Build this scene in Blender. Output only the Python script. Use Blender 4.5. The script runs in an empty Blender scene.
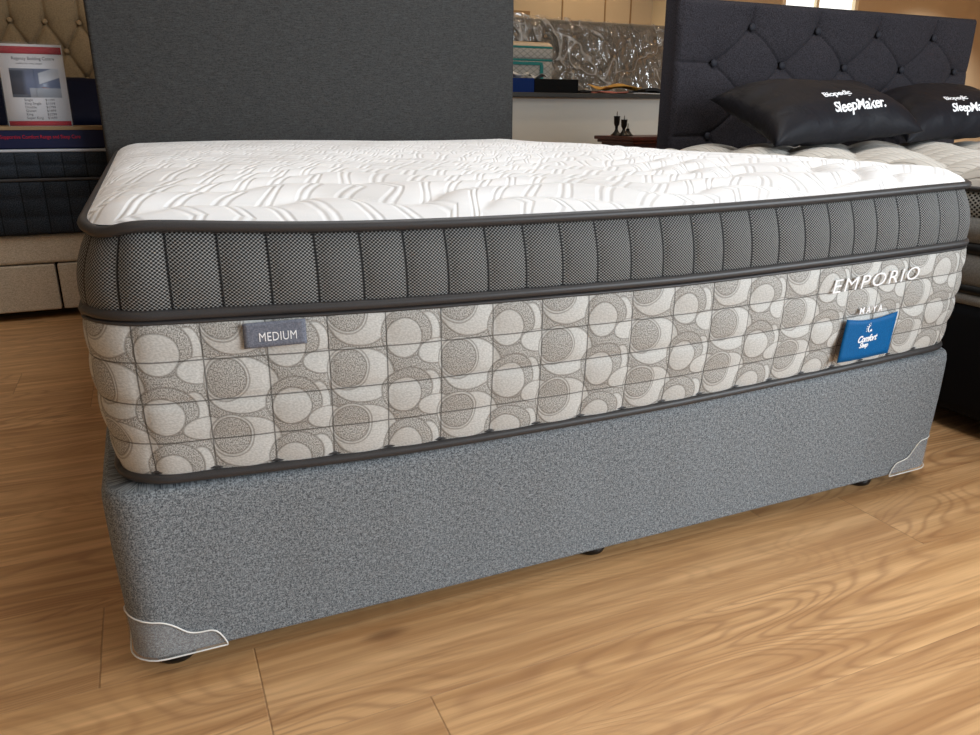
import bpy, bmesh, math, random
import numpy as np
from mathutils import Vector, Matrix
random.seed(4)
S = bpy.context.scene
COL = S.collection
PI = math.pi

# ------------------------------------------------------------------ camera, light, exposure
cam_d = bpy.data.cameras.new('camera'); cam = bpy.data.objects.new('camera', cam_d); COL.objects.link(cam)
S.camera = cam
Fw = Vector((0.38536539, 0.86776109, -0.31382193)); Rt = Vector((0.91420892, -0.40523783, 0.0020867)); Up = Vector((0.12536176, 0.28770295, 0.94947956))
cam.matrix_world = Matrix(((Rt.x, Up.x, -Fw.x, 0.08480547), (Rt.y, Up.y, -Fw.y, -0.93412709), (Rt.z, Up.z, -Fw.z, 0.71595731), (0, 0, 0, 1)))
cam_d.sensor_width = 36; cam_d.lens = 759.81 / 980 * 36; cam_d.clip_start = 0.02
S.view_settings.view_transform = 'Standard'; S.view_settings.look = 'None'
S.view_settings.exposure = 0.0; S.view_settings.gamma = 1; S.view_settings.use_curve_mapping = False

wd = bpy.data.worlds.new('world'); S.world = wd; wd.use_nodes = True
wd.node_tree.nodes['Background'].inputs[0].default_value = (0.80, 0.90, 1.0, 1)
wd.node_tree.nodes['Background'].inputs[1].default_value = 0.24

def area(name, loc, target, sx, sy, power, col):
    l = bpy.data.lights.new(name, 'AREA'); l.shape = 'RECTANGLE'; l.size = sx; l.size_y = sy; l.energy = power; l.color = col
    o = bpy.data.objects.new(name, l); COL.objects.link(o); o.location = loc
    o.rotation_euler = (Vector(target) - Vector(loc)).to_track_quat('-Z', 'Y').to_euler()
    return o
# shop-front windows behind and to the right of the camera
area('daylight_front', (3.3, -2.5, 1.35), (1.5, 0.1, 0.15), 2.6, 1.8, 170, (0.84, 0.93, 1.0))
area('daylight_front_wide', (1.4, -4.2, 1.5), (0.9, 0.2, 0.2), 3.0, 2.0, 17, (0.86, 0.94, 1.0))
area('ceiling_panel_light', (1.4, 0.6, 2.75), (1.2, 0.6, 0), 1.8, 1.8, 40, (0.93, 0.97, 1.0))

# ------------------------------------------------------------------ helpers
def srgb(c):
    r = []
    for v in c:
        v = v / 255.0
        r.append(v / 12.92 if v <= 0.04045 else ((v + 0.055) / 1.055) ** 2.4)
    return (*r, 1.0)

class NX:
    """tiny expression layer over shader math nodes"""
    def __init__(s, m, sock): s.m = m; s.s = sock
    def _op(s, op, *o):
        n = s.m.nt.nodes.new('ShaderNodeMath'); n.operation = op
        for i, v in enumerate((s,) + o):
            if isinstance(v, NX): s.m.nt.links.new(v.s, n.inputs[i])
            else: n.inputs[i].default_value = v
        return NX(s.m, n.outputs[0])
    def __add__(s, o): return s._op('ADD', o)
    def __sub__(s, o): return s._op('SUBTRACT', o)
    def __mul__(s, o): return s._op('MULTIPLY', o)
    def __truediv__(s, o): return s._op('DIVIDE', o)
    __radd__ = __add__; __rmul__ = __mul__
    def __rsub__(s, o): return (s * -1.0) + o
    def floor(s): return s._op('FLOOR')
    def fract(s): return s._op('FRACT')
    def abs(s): return s._op('ABSOLUTE')
    def sin(s): return s._op('SINE')
    def sqrt(s): return s._op('SQRT')
    def pow(s, e): return s._op('POWER', e)
    def max(s, o): return s._op('MAXIMUM', o)
    def min(s, o): return s._op('MINIMUM', o)
    def gt(s, o): return s._op('GREATER_THAN', o)
    def step(s, a, b):
        n = s.m.nt.nodes.new('ShaderNodeMapRange'); n.interpolation_type = 'SMOOTHSTEP'; n.clamp = True
        s.m.nt.links.new(s.s, n.inputs[0])
        if a < b:
            n.inputs[1].default_value = a; n.inputs[2].default_value = b; n.inputs[3].default_value = 0; n.inputs[4].default_value = 1
        else:
            n.inputs[1].default_value = b; n.inputs[2].default_value = a; n.inputs[3].default_value = 1; n.inputs[4].default_value = 0
        return NX(s.m, n.outputs[0])

class Mat:
    def __init__(s, name, color=(128, 128, 128), rough=0.6, spec=0.3, metal=0.0):
        s.mat = bpy.data.materials.new(name); s.mat.use_nodes = True
        s.nt = s.mat.node_tree; s.b = s.nt.nodes['Principled BSDF']
        s.b.inputs['Base Color'].default_value = srgb(color); s.b.inputs['Roughness'].default_value = rough
        s.b.inputs['Specular IOR Level'].default_value = spec; s.b.inputs['Metallic'].default_value = metal
    def uv(s, name='UV'):
        n = s.nt.nodes.new('ShaderNodeUVMap'); n.uv_map = name
        q = s.nt.nodes.new('ShaderNodeSeparateXYZ'); s.nt.links.new(n.outputs[0], q.inputs[0])
        return NX(s, q.outputs[0]), NX(s, q.outputs[1])
    def obj(s):
        n = s.nt.nodes.new('ShaderNodeTexCoord'); q = s.nt.nodes.new('ShaderNodeSeparateXYZ')
        s.nt.links.new(n.outputs['Object'], q.inputs[0])
        return tuple(NX(s, q.outputs[i]) for i in range(3))
    def vec(s, x, y, z=0.0):
        n = s.nt.nodes.new('ShaderNodeCombineXYZ')
        for i, v in enumerate((x, y, z)):
            if isinstance(v, NX): s.nt.links.new(v.s, n.inputs[i])
            else: n.inputs[i].default_value = v
        return n.outputs[0]
    def noise(s, v, scale=1.0, detail=2.0, rough=0.5, dist=0.0):
        n = s.nt.nodes.new('ShaderNodeTexNoise'); s.nt.links.new(v, n.inputs['Vector'])
        n.inputs['Scale'].default_value = scale; n.inputs['Detail'].default_value = detail
        n.inputs['Roughness'].default_value = rough; n.inputs['Distortion'].default_value = dist
        return NX(s, n.outputs[0])
    def rand(s, a, b=0.0):
        n = s.nt.nodes.new('ShaderNodeTexWhiteNoise'); n.noise_dimensions = '3D'
        s.nt.links.new(s.vec(a, b, 0.37), n.inputs[0]); return NX(s, n.outputs[0])
    def mix(s, f, a, b):
        n = s.nt.nodes.new('ShaderNodeMix'); n.data_type = 'RGBA'
        for i, v in ((0, f), (6, a), (7, b)):
            if isinstance(v, NX): s.nt.links.new(v.s, n.inputs[i])
            elif hasattr(v, 'links'): s.nt.links.new(v, n.inputs[i])
            elif isinstance(v, (int, float)): n.inputs[i].default_value = v
            else: n.inputs[i].default_value = srgb(v)
        return n.outputs[2]
    def color(s, c):
        s.nt.links.new(c, s.b.inputs['Base Color']); return s
    def bump(s, h, dist=0.001, strength=1.0):
        n = s.nt.nodes.new('ShaderNodeBump'); n.inputs['Distance'].default_value = dist; n.inputs['Strength'].default_value = strength
        s.nt.links.new(h.s, n.inputs['Height']); s.nt.links.new(n.outputs[0], s.b.inputs['Normal']); return s

def link(name, me, mat=None, parent=None, loc=None):
    o = bpy.data.objects.new(name, me); COL.objects.link(o)
    if mat is not None: me.materials.append(mat.mat if isinstance(mat, Mat) else mat)
    if parent is not None: o.parent = parent
    if loc is not None: o.location = loc
    return o
def tag(o, label=None, cat=None, group=None, kind=None):
    if label: o['label'] = label
    if cat: o['category'] = cat
    if group: o['group'] = group
    if kind: o['kind'] = kind
    return o
def thing(name, label, cat, loc=(0, 0, 0), group=None, rz=0):
    o = bpy.data.objects.new(name, None); COL.objects.link(o); o.location = loc; o.rotation_euler = (0, 0, rz)
    o.empty_display_size = 0.05
    return tag(o, label, cat, group)
def mesh(name, V, F, mat=None, parent=None, smooth=True, uvs=None, loc=None):
    me = bpy.data.meshes.new(name); me.from_pydata([tuple(map(float, v)) for v in V], [], F); me.update()
    if smooth: me.polygons.foreach_set('use_smooth', [True] * len(me.polygons))
    if uvs is not None:
        idx = np.empty(len(me.loops), dtype=np.int64); me.loops.foreach_get('vertex_index', idx)
        for nm, arr in uvs.items():
            lay = me.uv_layers.new(name=nm); a = np.asarray(arr, dtype=np.float32)
            if a.shape[0] == len(me.loops): lay.data.foreach_set('uv', a.ravel())
            else: lay.data.foreach_set('uv', a[idx].ravel())
    return link(name, me, mat, parent, loc)
def bm_obj(name, bm, mat, parent=None, smooth=False, loc=None):
    me = bpy.data.meshes.new(name); bmesh.ops.recalc_face_normals(bm, faces=bm.faces); bm.to_mesh(me); bm.free()
    if smooth: me.polygons.foreach_set('use_smooth', [True] * len(me.polygons))
    return link(name, me, mat, parent, loc)
def add_box(bm, x0, x1, y0, y1, z0, z1, bev=0.0, seg=2):
    r = bmesh.ops.create_cube(bm, size=1.0)
    for v in r['verts']:
        v.co = Vector((x0 + (v.co.x + .5) * (x1 - x0), y0 + (v.co.y + .5) * (y1 - y0), z0 + (v.co.z + .5) * (z1 - z0)))
    if bev > 0:
        es = list({e for v in r['verts'] for e in v.link_edges})
        bmesh.ops.bevel(bm, geom=es, offset=bev, segments=seg, profile=0.5, affect='EDGES')
def box(name, mat, x0, x1, y0, y1, z0, z1, bev=0.0, parent=None, seg=2, smooth=False):
    bm = bmesh.new(); add_box(bm, x0, x1, y0, y1, z0, z1, bev, seg); return bm_obj(name, bm, mat, parent, smooth)
def lathe(name, prof, mat, parent=None, n=24, loc=None):
    V = []; F = []
    for (r, z) in prof:
        for k in range(n):
            a = 2 * PI * k / n; V.append((r * math.cos(a), r * math.sin(a), z))
    for i in range(len(prof) - 1):
        for k in range(n):
            k2 = (k + 1) % n; F.append((i * n + k, i * n + k2, (i + 1) * n + k2, (i + 1) * n + k))
    F.append(tuple(range(n - 1, -1, -1))); F.append(tuple((len(prof) - 1) * n + k for k in range(n)))
    return mesh(name, V, F, mat, parent, True, None, loc)

class Path:
    """rounded rectangle perimeter, s = x along the foot end; the foot end bows by 'bow'"""
    def __init__(s, x0, x1, y0, y1, r, bow=0.0, step=0.006):
        s.x0, s.x1, s.y0, s.y1, s.r, s.bow = x0, x1, y0, y1, r, bow
        segs = []; P = []; Sv = []
        def addp(x, y, ss): P.append((x, y)); Sv.append(ss)
        cur = r
        def line(ax, ay, bx, by):
            nonlocal cur
            L = math.hypot(bx - ax, by - ay); n = max(2, int(L / step))
            for i in range(n): t = i / n; addp(ax + (bx - ax) * t, ay + (by - ay) * t, cur + L * t)
            cur += L
        def arc(cx, cy, a0):
            nonlocal cur
            L = r * PI / 2; n = max(6, int(L / step))
            for i in range(n):
                a = a0 + PI / 2 * i / n; addp(cx + r * math.cos(a), cy + r * math.sin(a), cur + L * i / n)
            cur += L
        line(x0 + r, y0, x1 - r, y0); arc(x1 - r, y0 + r, -PI / 2)
        line(x1, y0 + r, x1, y1 - r); arc(x1 - r, y1 - r, 0)
        line(x1 - r, y1, x0 + r, y1); arc(x0 + r, y1 - r, PI / 2)
        line(x0, y1 - r, x0, y0 + r); arc(x0 + r, y0 + r, PI)
        s.P = np.array(P); s.S = np.array(Sv); s.L = cur - r
        w = x1 - x0
        b = bow * (1 - (2 * (s.P[:, 0] - x0) / w - 1) ** 2) * np.clip(1 - (s.P[:, 1] - y0) / 0.3, 0, 1)
        s.P[:, 1] -= b
        d = np.roll(s.P, -1, 0) - np.roll(s.P, 1, 0); d /= np.linalg.norm(d, axis=1)[:, None]
        s.N = np.stack([d[:, 1], -d[:, 0]], -1)
    def at(s, sv, off, z):
        sv = np.asarray(sv, float); sm = (sv - s.r) % s.L + s.r
        S2 = np.append(s.S, s.S[0] + s.L)
        f = lambda a: np.interp(sm, S2, np.append(a, a[0]))
        nx, ny = f(s.N[:, 0]), f(s.N[:, 1])
        return np.stack([f(s.P[:, 0]) + nx * off, f(s.P[:, 1]) + ny * off, np.broadcast_to(z, sm.shape)], -1)
def loft(name, path, T, off, zf, mat, parent=None, cap=True, vf=None):
    """T array of profile params; off(s,t) and zf(s,t) arrays"""
    n = len(path.S); m = len(T); SW = np.where(path.S > path.L * 0.5 + 0.75, path.S - path.L, path.S); V = np.zeros((m, n, 3)); UV = np.zeros((m, n, 2))
    for j, t in enumerate(T):
        o = off(SW, t) * np.ones(n); z = zf(SW, t) * np.ones(n)
        V[j, :, 0] = path.P[:, 0] + path.N[:, 0] * o; V[j, :, 1] = path.P[:, 1] + path.N[:, 1] * o; V[j, :, 2] = z
        UV[j, :, 0] = path.S; UV[j, :, 1] = z if vf is None else vf(t)
    F = []; luv = []
    S2 = np.append(path.S, path.S[0] + path.L)
    for j in range(m - 1):
        for i in range(n):
            k = (i + 1) % n; F.append((j * n + i, j * n + k, (j + 1) * n + k, (j + 1) * n + i))
            a_ = SW[i]; b_ = SW[i] + S2[i + 1] - S2[i]; luv += [(a_, UV[j, i, 1]), (b_, UV[j, k, 1]), (b_, UV[j + 1, k, 1]), (a_, UV[j + 1, i, 1])]
    if cap:
        F.append(tuple(range(n - 1, -1, -1))); luv += [tuple(UV[0, i]) for i in range(n - 1, -1, -1)]
        F.append(tuple((m - 1) * n + i for i in range(n))); luv += [tuple(UV[m - 1, i]) for i in range(n)]
    return mesh(name, V.reshape(-1, 3), F, mat, parent, True, {'UV': luv})
def tube_ring(name, path, z, off, ra, rz, mat, parent=None, dz=None, extra=None, n=10):
    """closed piping around a path; extra = second thinner ridge (z, off, r)"""
    V = []; F = []; N = len(path.S)
    rings = [(z, off, ra, rz)] + (extra or [])
    for (zc, oc, a, b) in rings:
        base = len(V)
        d = dz(path.S) if dz is not None else np.zeros(N)
        for i in range(N):
            for k in range(n):
                th = 2 * PI * k / n; o = oc + a * math.cos(th)
                V.append((path.P[i, 0] + path.N[i, 0] * o, path.P[i, 1] + path.N[i, 1] * o, zc + d[i] + b * math.sin(th)))
        for i in range(N):
            i2 = (i + 1) % N
            for k in range(n):
                k2 = (k + 1) % n; F.append((base + i * n + k, base + i2 * n + k, base + i2 * n + k2, base + i * n + k2))
    return mesh(name, V, F, mat, parent, True)
def text_mesh(name, body, size, place, mat, parent=None, depth=0.0008, shear=0.0, bold=0.0, spacing=1.0, xs=1.0, align='LEFT', flip=False):
    """letters as real geometry; place(x, y, h) maps the flat letters onto a surface"""
    cu = bpy.data.curves.new(name, 'FONT'); cu.body = body; cu.size = size; cu.shear = shear; cu.offset = bold
    cu.space_character = spacing; cu.align_x = align; cu.extrude = depth / 2; cu.resolution_u = 3
    to = bpy.data.objects.new(name + '_tmp', cu); COL.objects.link(to)
    dg = bpy.context.evaluated_depsgraph_get(); me = bpy.data.meshes.new_from_object(to.evaluated_get(dg))
    bpy.data.objects.remove(to); bpy.data.curves.remove(cu)
    bm = bmesh.new(); bm.from_mesh(me)
    bmesh.ops.triangulate(bm, faces=bm.faces)
    for v in bm.verts: v.co = Vector(place(v.co.x * xs, v.co.y, v.co.z + depth / 2))
    bm.to_mesh(me); bm.free(); me.name = name; me.materials.clear()
    return link(name, me, mat, parent)

# ------------------------------------------------------------------ materials
# floor planks
PW = 0.19
m_floor = Mat('oak_laminate', rough=0.36, spec=0.45)
x, y, z = m_floor.obj()
row = ((y - 0.021) / PW).floor(); fy = ((y - 0.021) / PW).fract()
xo = (x - 0.144 + (row + 1.0) * 0.197) / 1.12
colm = xo.floor(); fx = xo.fract()
rid = m_floor.rand(row, colm); rid2 = m_floor.rand(colm + 7.3, row)
gx = x + rid * 37.0; gy = y + rid2 * 11.0
n1 = m_floor.noise(m_floor.vec(gx * 1.3, gy * 6.0), 1.0, 1.6, 0.5, 0.5)
rings = ((n1 * 190.0).sin() * 0.5 + 0.5).pow(3.0)
strm = m_floor.noise(m_floor.vec(gx * 1.1, gy * 4.0, 3.3), 1.0, 1.0).step(0.40, 0.62)
fine = m_floor.noise(m_floor.vec(gx * 6.0, gy * 190.0), 1.0, 3.0, 0.6)
fib = m_floor.noise(m_floor.vec(gx * 2.0, gy * 45.0, 1.7), 1.0, 3.0, 0.6)
kn = m_floor.nt.nodes.new('ShaderNodeTexVoronoi'); kn.inputs['Scale'].default_value = 1.0
m_floor.nt.links.new(m_floor.vec(gx * 2.3, gy * 6.5), kn.inputs['Vector'])
knot = NX(m_floor, kn.outputs['Distance']).step(0.11, 0.02)
c = m_floor.mix(fib.step(0.3, 0.72), (190, 143, 95), (233, 187, 134))
c = m_floor.mix(rings * (0.15 + strm * 0.32), c, (150, 103, 68))
c = m_floor.mix(fine.step(0.5, 0.75) * 0.28, c, (140, 96, 64))
c = m_floor.mix(knot * 0.65, c, (112, 74, 48))
c = m_floor.mix(rid * 0.22, c, (158, 114, 78))
seam = ((fy - 0.5).abs().step(0.4945, 0.4990) * 0.45).max(((fx - 0.5).abs()).step(0.4985, 0.4997))
c = m_floor.mix(seam * 0.40, c, (98, 64, 42))
m_floor.color(c); m_floor.bump(rings * -0.3 + fine * 0.5 - seam * 2.0, 0.0006, 0.5)

m_tan = Mat('tan_wall', rough=0.8, spec=0.1)
x, y, z = m_tan.obj()
m_tan.color(m_tan.mix(m_tan.noise(m_tan.vec(x, y, z), 3.0, 3.0), (192, 168, 134), (202, 179, 146)))
m_ceil = Mat('ceiling_paint', (205, 200, 192), 0.9, 0.1)
m_cream = Mat('cream_paint', (240, 226, 196), 0.7, 0.2)
m_groove = Mat('wall_groove', (150, 120, 84), 0.8, 0.1)

def weave(name, c1, c2, fx=900.0, fz=900.0, bump=0.0006, rough=0.85, sheen=0.15, streak=None, uv=True, contrast=(0.35, 0.65), coarse=False):
    m = Mat(name, c1, rough, 0.15)
    if uv: u, v = m.uv(); w = 0.0
    else: u, w, v = m.obj()
    a = m.noise(m.vec(u * fx, v * fz * 0.35, w * fx if isinstance(w, NX) else 0.0), 1.0, 1.0)
    b = m.noise(m.vec(u * fx * 0.35, v * fz, w * fx * .35 if isinstance(w, NX) else 5.0), 1.0, 1.0)
    f = (a + b) * 0.5
    if coarse: f = f * 0.62 + (m.noise(m.vec(u * 420.0, v * 130.0), 1.0, 2.0) + m.noise(m.vec(u * 150.0, v * 420.0, 9.0), 1.0, 2.0)) * 0.19
    cc = m.mix(f.step(*contrast), c1, c2)
    if streak:
        s_ = m.noise(m.vec(u * streak[0], v * streak[1], 2.0), 1.0, 3.0, 0.65)
        cc = m.mix(s_.step(0.42, 0.75) * streak[2], cc, streak[3])
    m.color(cc); m.bump(f, bump, 0.7)
    m.b.inputs['Sheen Weight'].default_value = sheen; m.b.inputs['Sheen Roughness'].default_value = 0.5
    return m
m_base = weave('grey_melange_upholstery', (68, 72, 77), (158, 163, 166), 1050, 1150, 0.0006, 0.7, 0.03, contrast=(0.40, 0.62), coarse=True)
m_hb = weave('charcoal_streaked_linen', (46, 45, 44), (67, 66, 65), 300, 900, 0.0005, 0.85, 0.0, (25.0, 420.0, 0.5, (84, 85, 85)), uv=False)
m_hbdark = weave('dark_slate_linen', (28, 26, 29), (58, 55, 60), 600, 600, 0.0005, 0.9, 0.0, uv=False)
m_beige = weave('beige_linen', (172, 158, 138), (206, 192, 172), 350, 700, 0.0004, 0.85, 0.05, uv=False)
m_beigehb = weave('warm_beige_velour', (140, 120, 92), (160, 138, 106), 300, 300, 0.0003, 0.7, 0.1, uv=False)
m_button = Mat('dark_button_cloth', (40, 40, 46), 0.7, 0.2)
m_bbutton = Mat('beige_button_cloth', (160, 136, 104), 0.7, 0.2)
m_pipe = Mat('charcoal_satin_piping', rough=0.42, spec=0.35)
x, y, z = m_pipe.obj()
m_pipe.color(m_pipe.mix(m_pipe.noise(m_pipe.vec(x * 600.0, y * 600.0, z * 1500.0), 1.0, 1.0), (46, 44, 45), (66, 64, 64)))
m_black = Mat('black_plastic', (14, 14, 15), 0.35, 0.4)
m_blackcloth = Mat('black_base_cloth', (20, 20, 22), 0.9, 0.1)

# spacer-mesh border: grey net with dark hexagonally packed holes
def spacer(name, px, pz, hole, net, r0, r1, stitch=True):
    m = Mat(name, net, 0.6, 0.3); u, v = m.uv()
    def cell(ou, ov):
        a = ((u / px + ou).fract() - 0.5) * 2.0; b = ((v / pz + ov).fract() - 0.5) * 2.0
        return (a * a * 0.9 + b * b * 0.9).sqrt()
    d = cell(0.0, 0.0).min(cell(0.5, 0.5))
    h = d.step(r1, r0)
    cc = m.mix(h, net, hole)
    if stitch:
        sl = (((u - 0.041) / 0.0554 + 0.5).fract() - 0.5).abs() * 0.0554
        cc = m.mix(sl.step(0.0022, 0.0008), cc, (12, 12, 13))
    m.color(cc); m.bump(d.min(1.0), 0.0012, 0.8)
    return m
m_mesh = spacer('grey_spacer_mesh', 0.0050, 0.0040, (12, 12, 13), (152, 152, 150), 0.46, 0.76)
m_mesh2 = spacer('white_black_spacer_mesh', 0.012, 0.010, (10, 10, 12), (176, 176, 172), 0.34, 0.62, False)

# knitted border with discs and swoops
m_panel = Mat('damask_border', rough=0.62, spec=0.25)
u, v = m_panel.uv()
PX, PZ = 0.147, 0.071
wob = m_panel.noise(m_panel.vec(u * 14.0, v * 14.0), 1.0, 1.0)
u_ = u + (wob - 0.5) * 0.012
v_ = v + (m_panel.noise(m_panel.vec(u * 11.0, v * 16.0, 4.0), 1.0, 1.0) - 0.5) * 0.012
def td(cx, cz, ax=1.0, az=1.0):
    a = (((u_ - cx) / PX + 0.5).fract() - 0.5) * (PX / ax); b = (((v_ - cz) / PZ + 0.5).fract() - 0.5) * (PZ / az)
    return (a * a + b * b).sqrt()
AX, AZ = 0.586, 0.345 + 0.004
BX, BZ = AX - PX / 2, AZ + PZ / 2 - 0.004
mask = None; line = None
def lay(d, r, val):
    global mask, line
    s_ = d.step(r + 0.0006, r - 0.0006); e_ = (d - r).abs().step(0.0016, 0.0005)
    if mask is None: mask = s_ * val; line = e_
    else:
        mask = mask * (1.0 - s_) + s_ * val; line = (line * (1.0 - s_)).max(e_)
lay(td(AX + 0.018, AZ - 0.010, 1.25, 1.0), 0.0335, 1.0)
lay(td(BX + 0.034, BZ + 0.004, 0.8, 1.25), 0.020, 1.0)
lay(td(BX + 0.004, BZ + 0.006, 1.15, 1.0), 0.030, 0.0)
lay(td(AX - 0.030, AZ + 0.012, 1.35, 0.8), 0.0185, 1.0)
lay(td(AX, AZ, 1.0, 1.0), 0.0270, 1.0)
lay(td(AX, AZ, 1.0, 1.0), 0.0235, 0.0)
lay(td(BX, BZ, 1.0, 1.0), 0.0235, 1.0)
sp = m_panel.noise(m_panel.vec(u * 700.0, v * 520.0), 1.0, 2.0, 0.7)
sp2 = m_panel.noise(m_panel.vec(u * 350.0 + v * 200.0, v * 500.0, 8.0), 1.0, 1.0)
dk = m_panel.mix(sp.step(0.38, 0.62), (120, 117, 112), (192, 190, 185))
lt = m_panel.mix(sp2.step(0.3, 0.7), (180, 179, 175), (202, 201, 197))
c = m_panel.mix(mask, dk, lt)
c = m_panel.mix(line * 0.5, c, (104, 98, 91))
su = (((u - 0.049) / 0.0735 + 0.5).fract() - 0.5).abs() * 0.0735
sv = (((v - 0.2995) / 0.0480 + 0.5).fract() - 0.5).abs() * 0.048
st = su.step(0.0014, 0.0004).max(sv.step(0.0013, 0.0004) * (v - 0.31).gt(0.0))
c = m_panel.mix(st * 0.75, c, (60, 57, 54))
m_panel.color(c); m_panel.bump(mask * 0.6 + sp * (0.8 - mask * 0.5) - line * 0.4, 0.0007, 0.7)

# white quilted top, chevron ribs in the quilt's own coordinates
def quilt(name, base, rib, pitch, chev, depth, double=True, groove=None):
    m = Mat(name, base, 0.75, 0.15); u, v = m.uv('quilt')
    cell = v.floor(); a = (v.fract() - 0.5).abs()
    wn = m.noise(m.vec(u * 3.0, v * 0.9), 1.0, 1.0)
    q = (u / pitch + a * chev + m.rand(cell) * 5.0 + wn * 0.35).fract()
    g = (q - 0.30).abs().step(0.11, 0.0)
    if double: g = g.max((q - 0.55).abs().step(0.11, 0.0))
    ed = a.step(0.46, 0.5)
    gg = g * (1.0 - ed)
    fine = m.noise(m.vec(u * 500.0, v * 60.0), 1.0, 2.0)
    m.color(m.mix(gg * rib, base, groove or tuple(int(k * 0.86) for k in base)))  # shade in the rib grooves painted as a darker base colour
    m.bump(gg * -1.0 + fine * 0.10, depth, 1.0)
    m.b.inputs['Sheen Weight'].default_value = 0.1
    return m
m_top = quilt('white_knit_quilt', (228, 226, 225), 0.04, 0.052, 1.1, 0.0012)
m_top2 = quilt('ivory_ribbed_quilt', (196, 190, 181), 0.9, 0.022, 0.8, 0.0018, False)

# ------------------------------------------------------------------ room
def struct(name, mat, *a):
    o = box(name, mat, *a); o['kind'] = 'structure'; return o
struct('floor', m_floor, -3.6, 12.0, -5.0, 6.2, -0.05, 0.0)
struct('ceiling', m_ceil, -3.6, 12.0, -5.0, 6.2, 2.9, 2.95)
# back wall with a window opening
bm = bmesh.new()
add_box(bm, -3.6, 6.62, 6.05, 6.2, 0, 2.9); add_box(bm, 7.74, 12.0, 6.05, 6.2, 0, 2.9)
add_box(bm, 6.62, 7.74, 6.05, 6.2, 0, 1.1); add_box(bm, 6.62, 7.74, 6.05, 6.2, 2.3, 2.9)
o = bm_obj('wall_back', bm, m_tan); o['kind'] = 'structure'
struct('wall_left', m_tan, -3.6, -3.5, -5.0, 6.05, 0, 2.9)
struct('wall_right', m_tan, 11.9, 12.0, -5.0, 6.05, 0, 2.9)
m_sky = Mat('bright_window_light', (235, 244, 240), 0.3); m_sky.b.inputs['Emission Color'].default_value = (0.92, 0.97, 0.95, 1); m_sky.b.inputs['Emission Strength'].default_value = 1.4
w = struct('window_1', m_cream, 6.62, 6.67, 6.03, 6.1, 1.1, 2.3)
bm = bmesh.new(); add_box(bm, 6.67, 7.69, 6.04, 6.1, 1.1, 1.15); add_box(bm, 6.67, 7.69, 6.04, 6.1, 2.25, 2.3); add_box(bm, 7.69, 7.74, 6.03, 6.1, 1.1, 2.3); add_box(bm, 7.12, 7.16, 6.04, 6.1, 1.15, 2.25)
bm_obj('window_frame', bm, m_cream, w)
box('window_pane', m_sky, 6.67, 7.69, 6.08, 6.09, 1.15, 2.25, 0, w)
for k, xx in enumerate((3.93, 4.404, 4.70)):
    struct('trim_%d' % (k + 1), m_groove, xx - 0.006, xx + 0.006, 6.04, 6.055, 0, 2.9)
struct('trim_4', m_cream, 4.96, 5.25, 5.80, 6.05, 0, 2.9)
struct('trim_5', m_groove, 3.2, 3.58, 6.03, 6.055, 1.62, 1.65)

# ------------------------------------------------------------------ main bed : base
W = 1.508
bed = thing('bed_base', 'grey melange upholstered bed base with clear corner guards, under the mattress with the blue label', 'bed base', (0.75, 1.0, 0))
bed_off = Vector(bed.location)
def rel(o, par):           # keep world position of a part built in world coordinates
    o.location = Vector(o.location) - Vector(par.location)
    return o
bp = Path(-0.011, 1.504, 0.0, 2.02, 0.045, 0.004, 0.012)
zb_top = lambda s_: np.interp(s_, [0, .06, .35, .8, 1.05, 1.4, 1.5, 1.6, 6.9, 7.1], [.291, .290, .281, .284, .289, .294, .294, .293, .293, .291])
T = [0, .02, .05, .1, .25, .5, .75, .9, .93, .955, .975, .99, 1]
zb = [0.035, .036, .040, .05, .10, .15, .2, .25, .272, .282, .288, .291, .2925]
ob = [-.005, -.0035, -.0035, -.0035, -.002, 0, .002, .003, .003, .002, -.001, -.006, -.05]
rip = lambda s_: 0.0012 * np.sin(s_ * 23) + 0.0008 * np.sin(s_ * 51 + 1)
rel(loft('cover', bp, T, lambda s_, t: np.interp(t, T, ob) + rip(s_) * math.sin(PI * t), lambda s_, t: np.interp(t, T, zb) * (1 - 0.00 * t) - t * (0.3030 - zb_top(s_)), m_base, bed), bed)
for gx_, gy_ in ((0.045, 0.055), (0.715, 0.058), (1.355, 0.058), (1.44, 0.30), (0.045, 0.7), (1.44, 0.9), (0.045, 1.3), (1.44, 1.5), (0.1, 1.95), (1.4, 1.95)):
    rel(lathe('glide', [(0.016, 0.0), (0.026, 0.002), (0.029, 0.009), (0.026, 0.018), (0.014, 0.026), (0.012, 0.037)], m_black, bed, 20, (gx_, gy_, 0)), bed)
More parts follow.
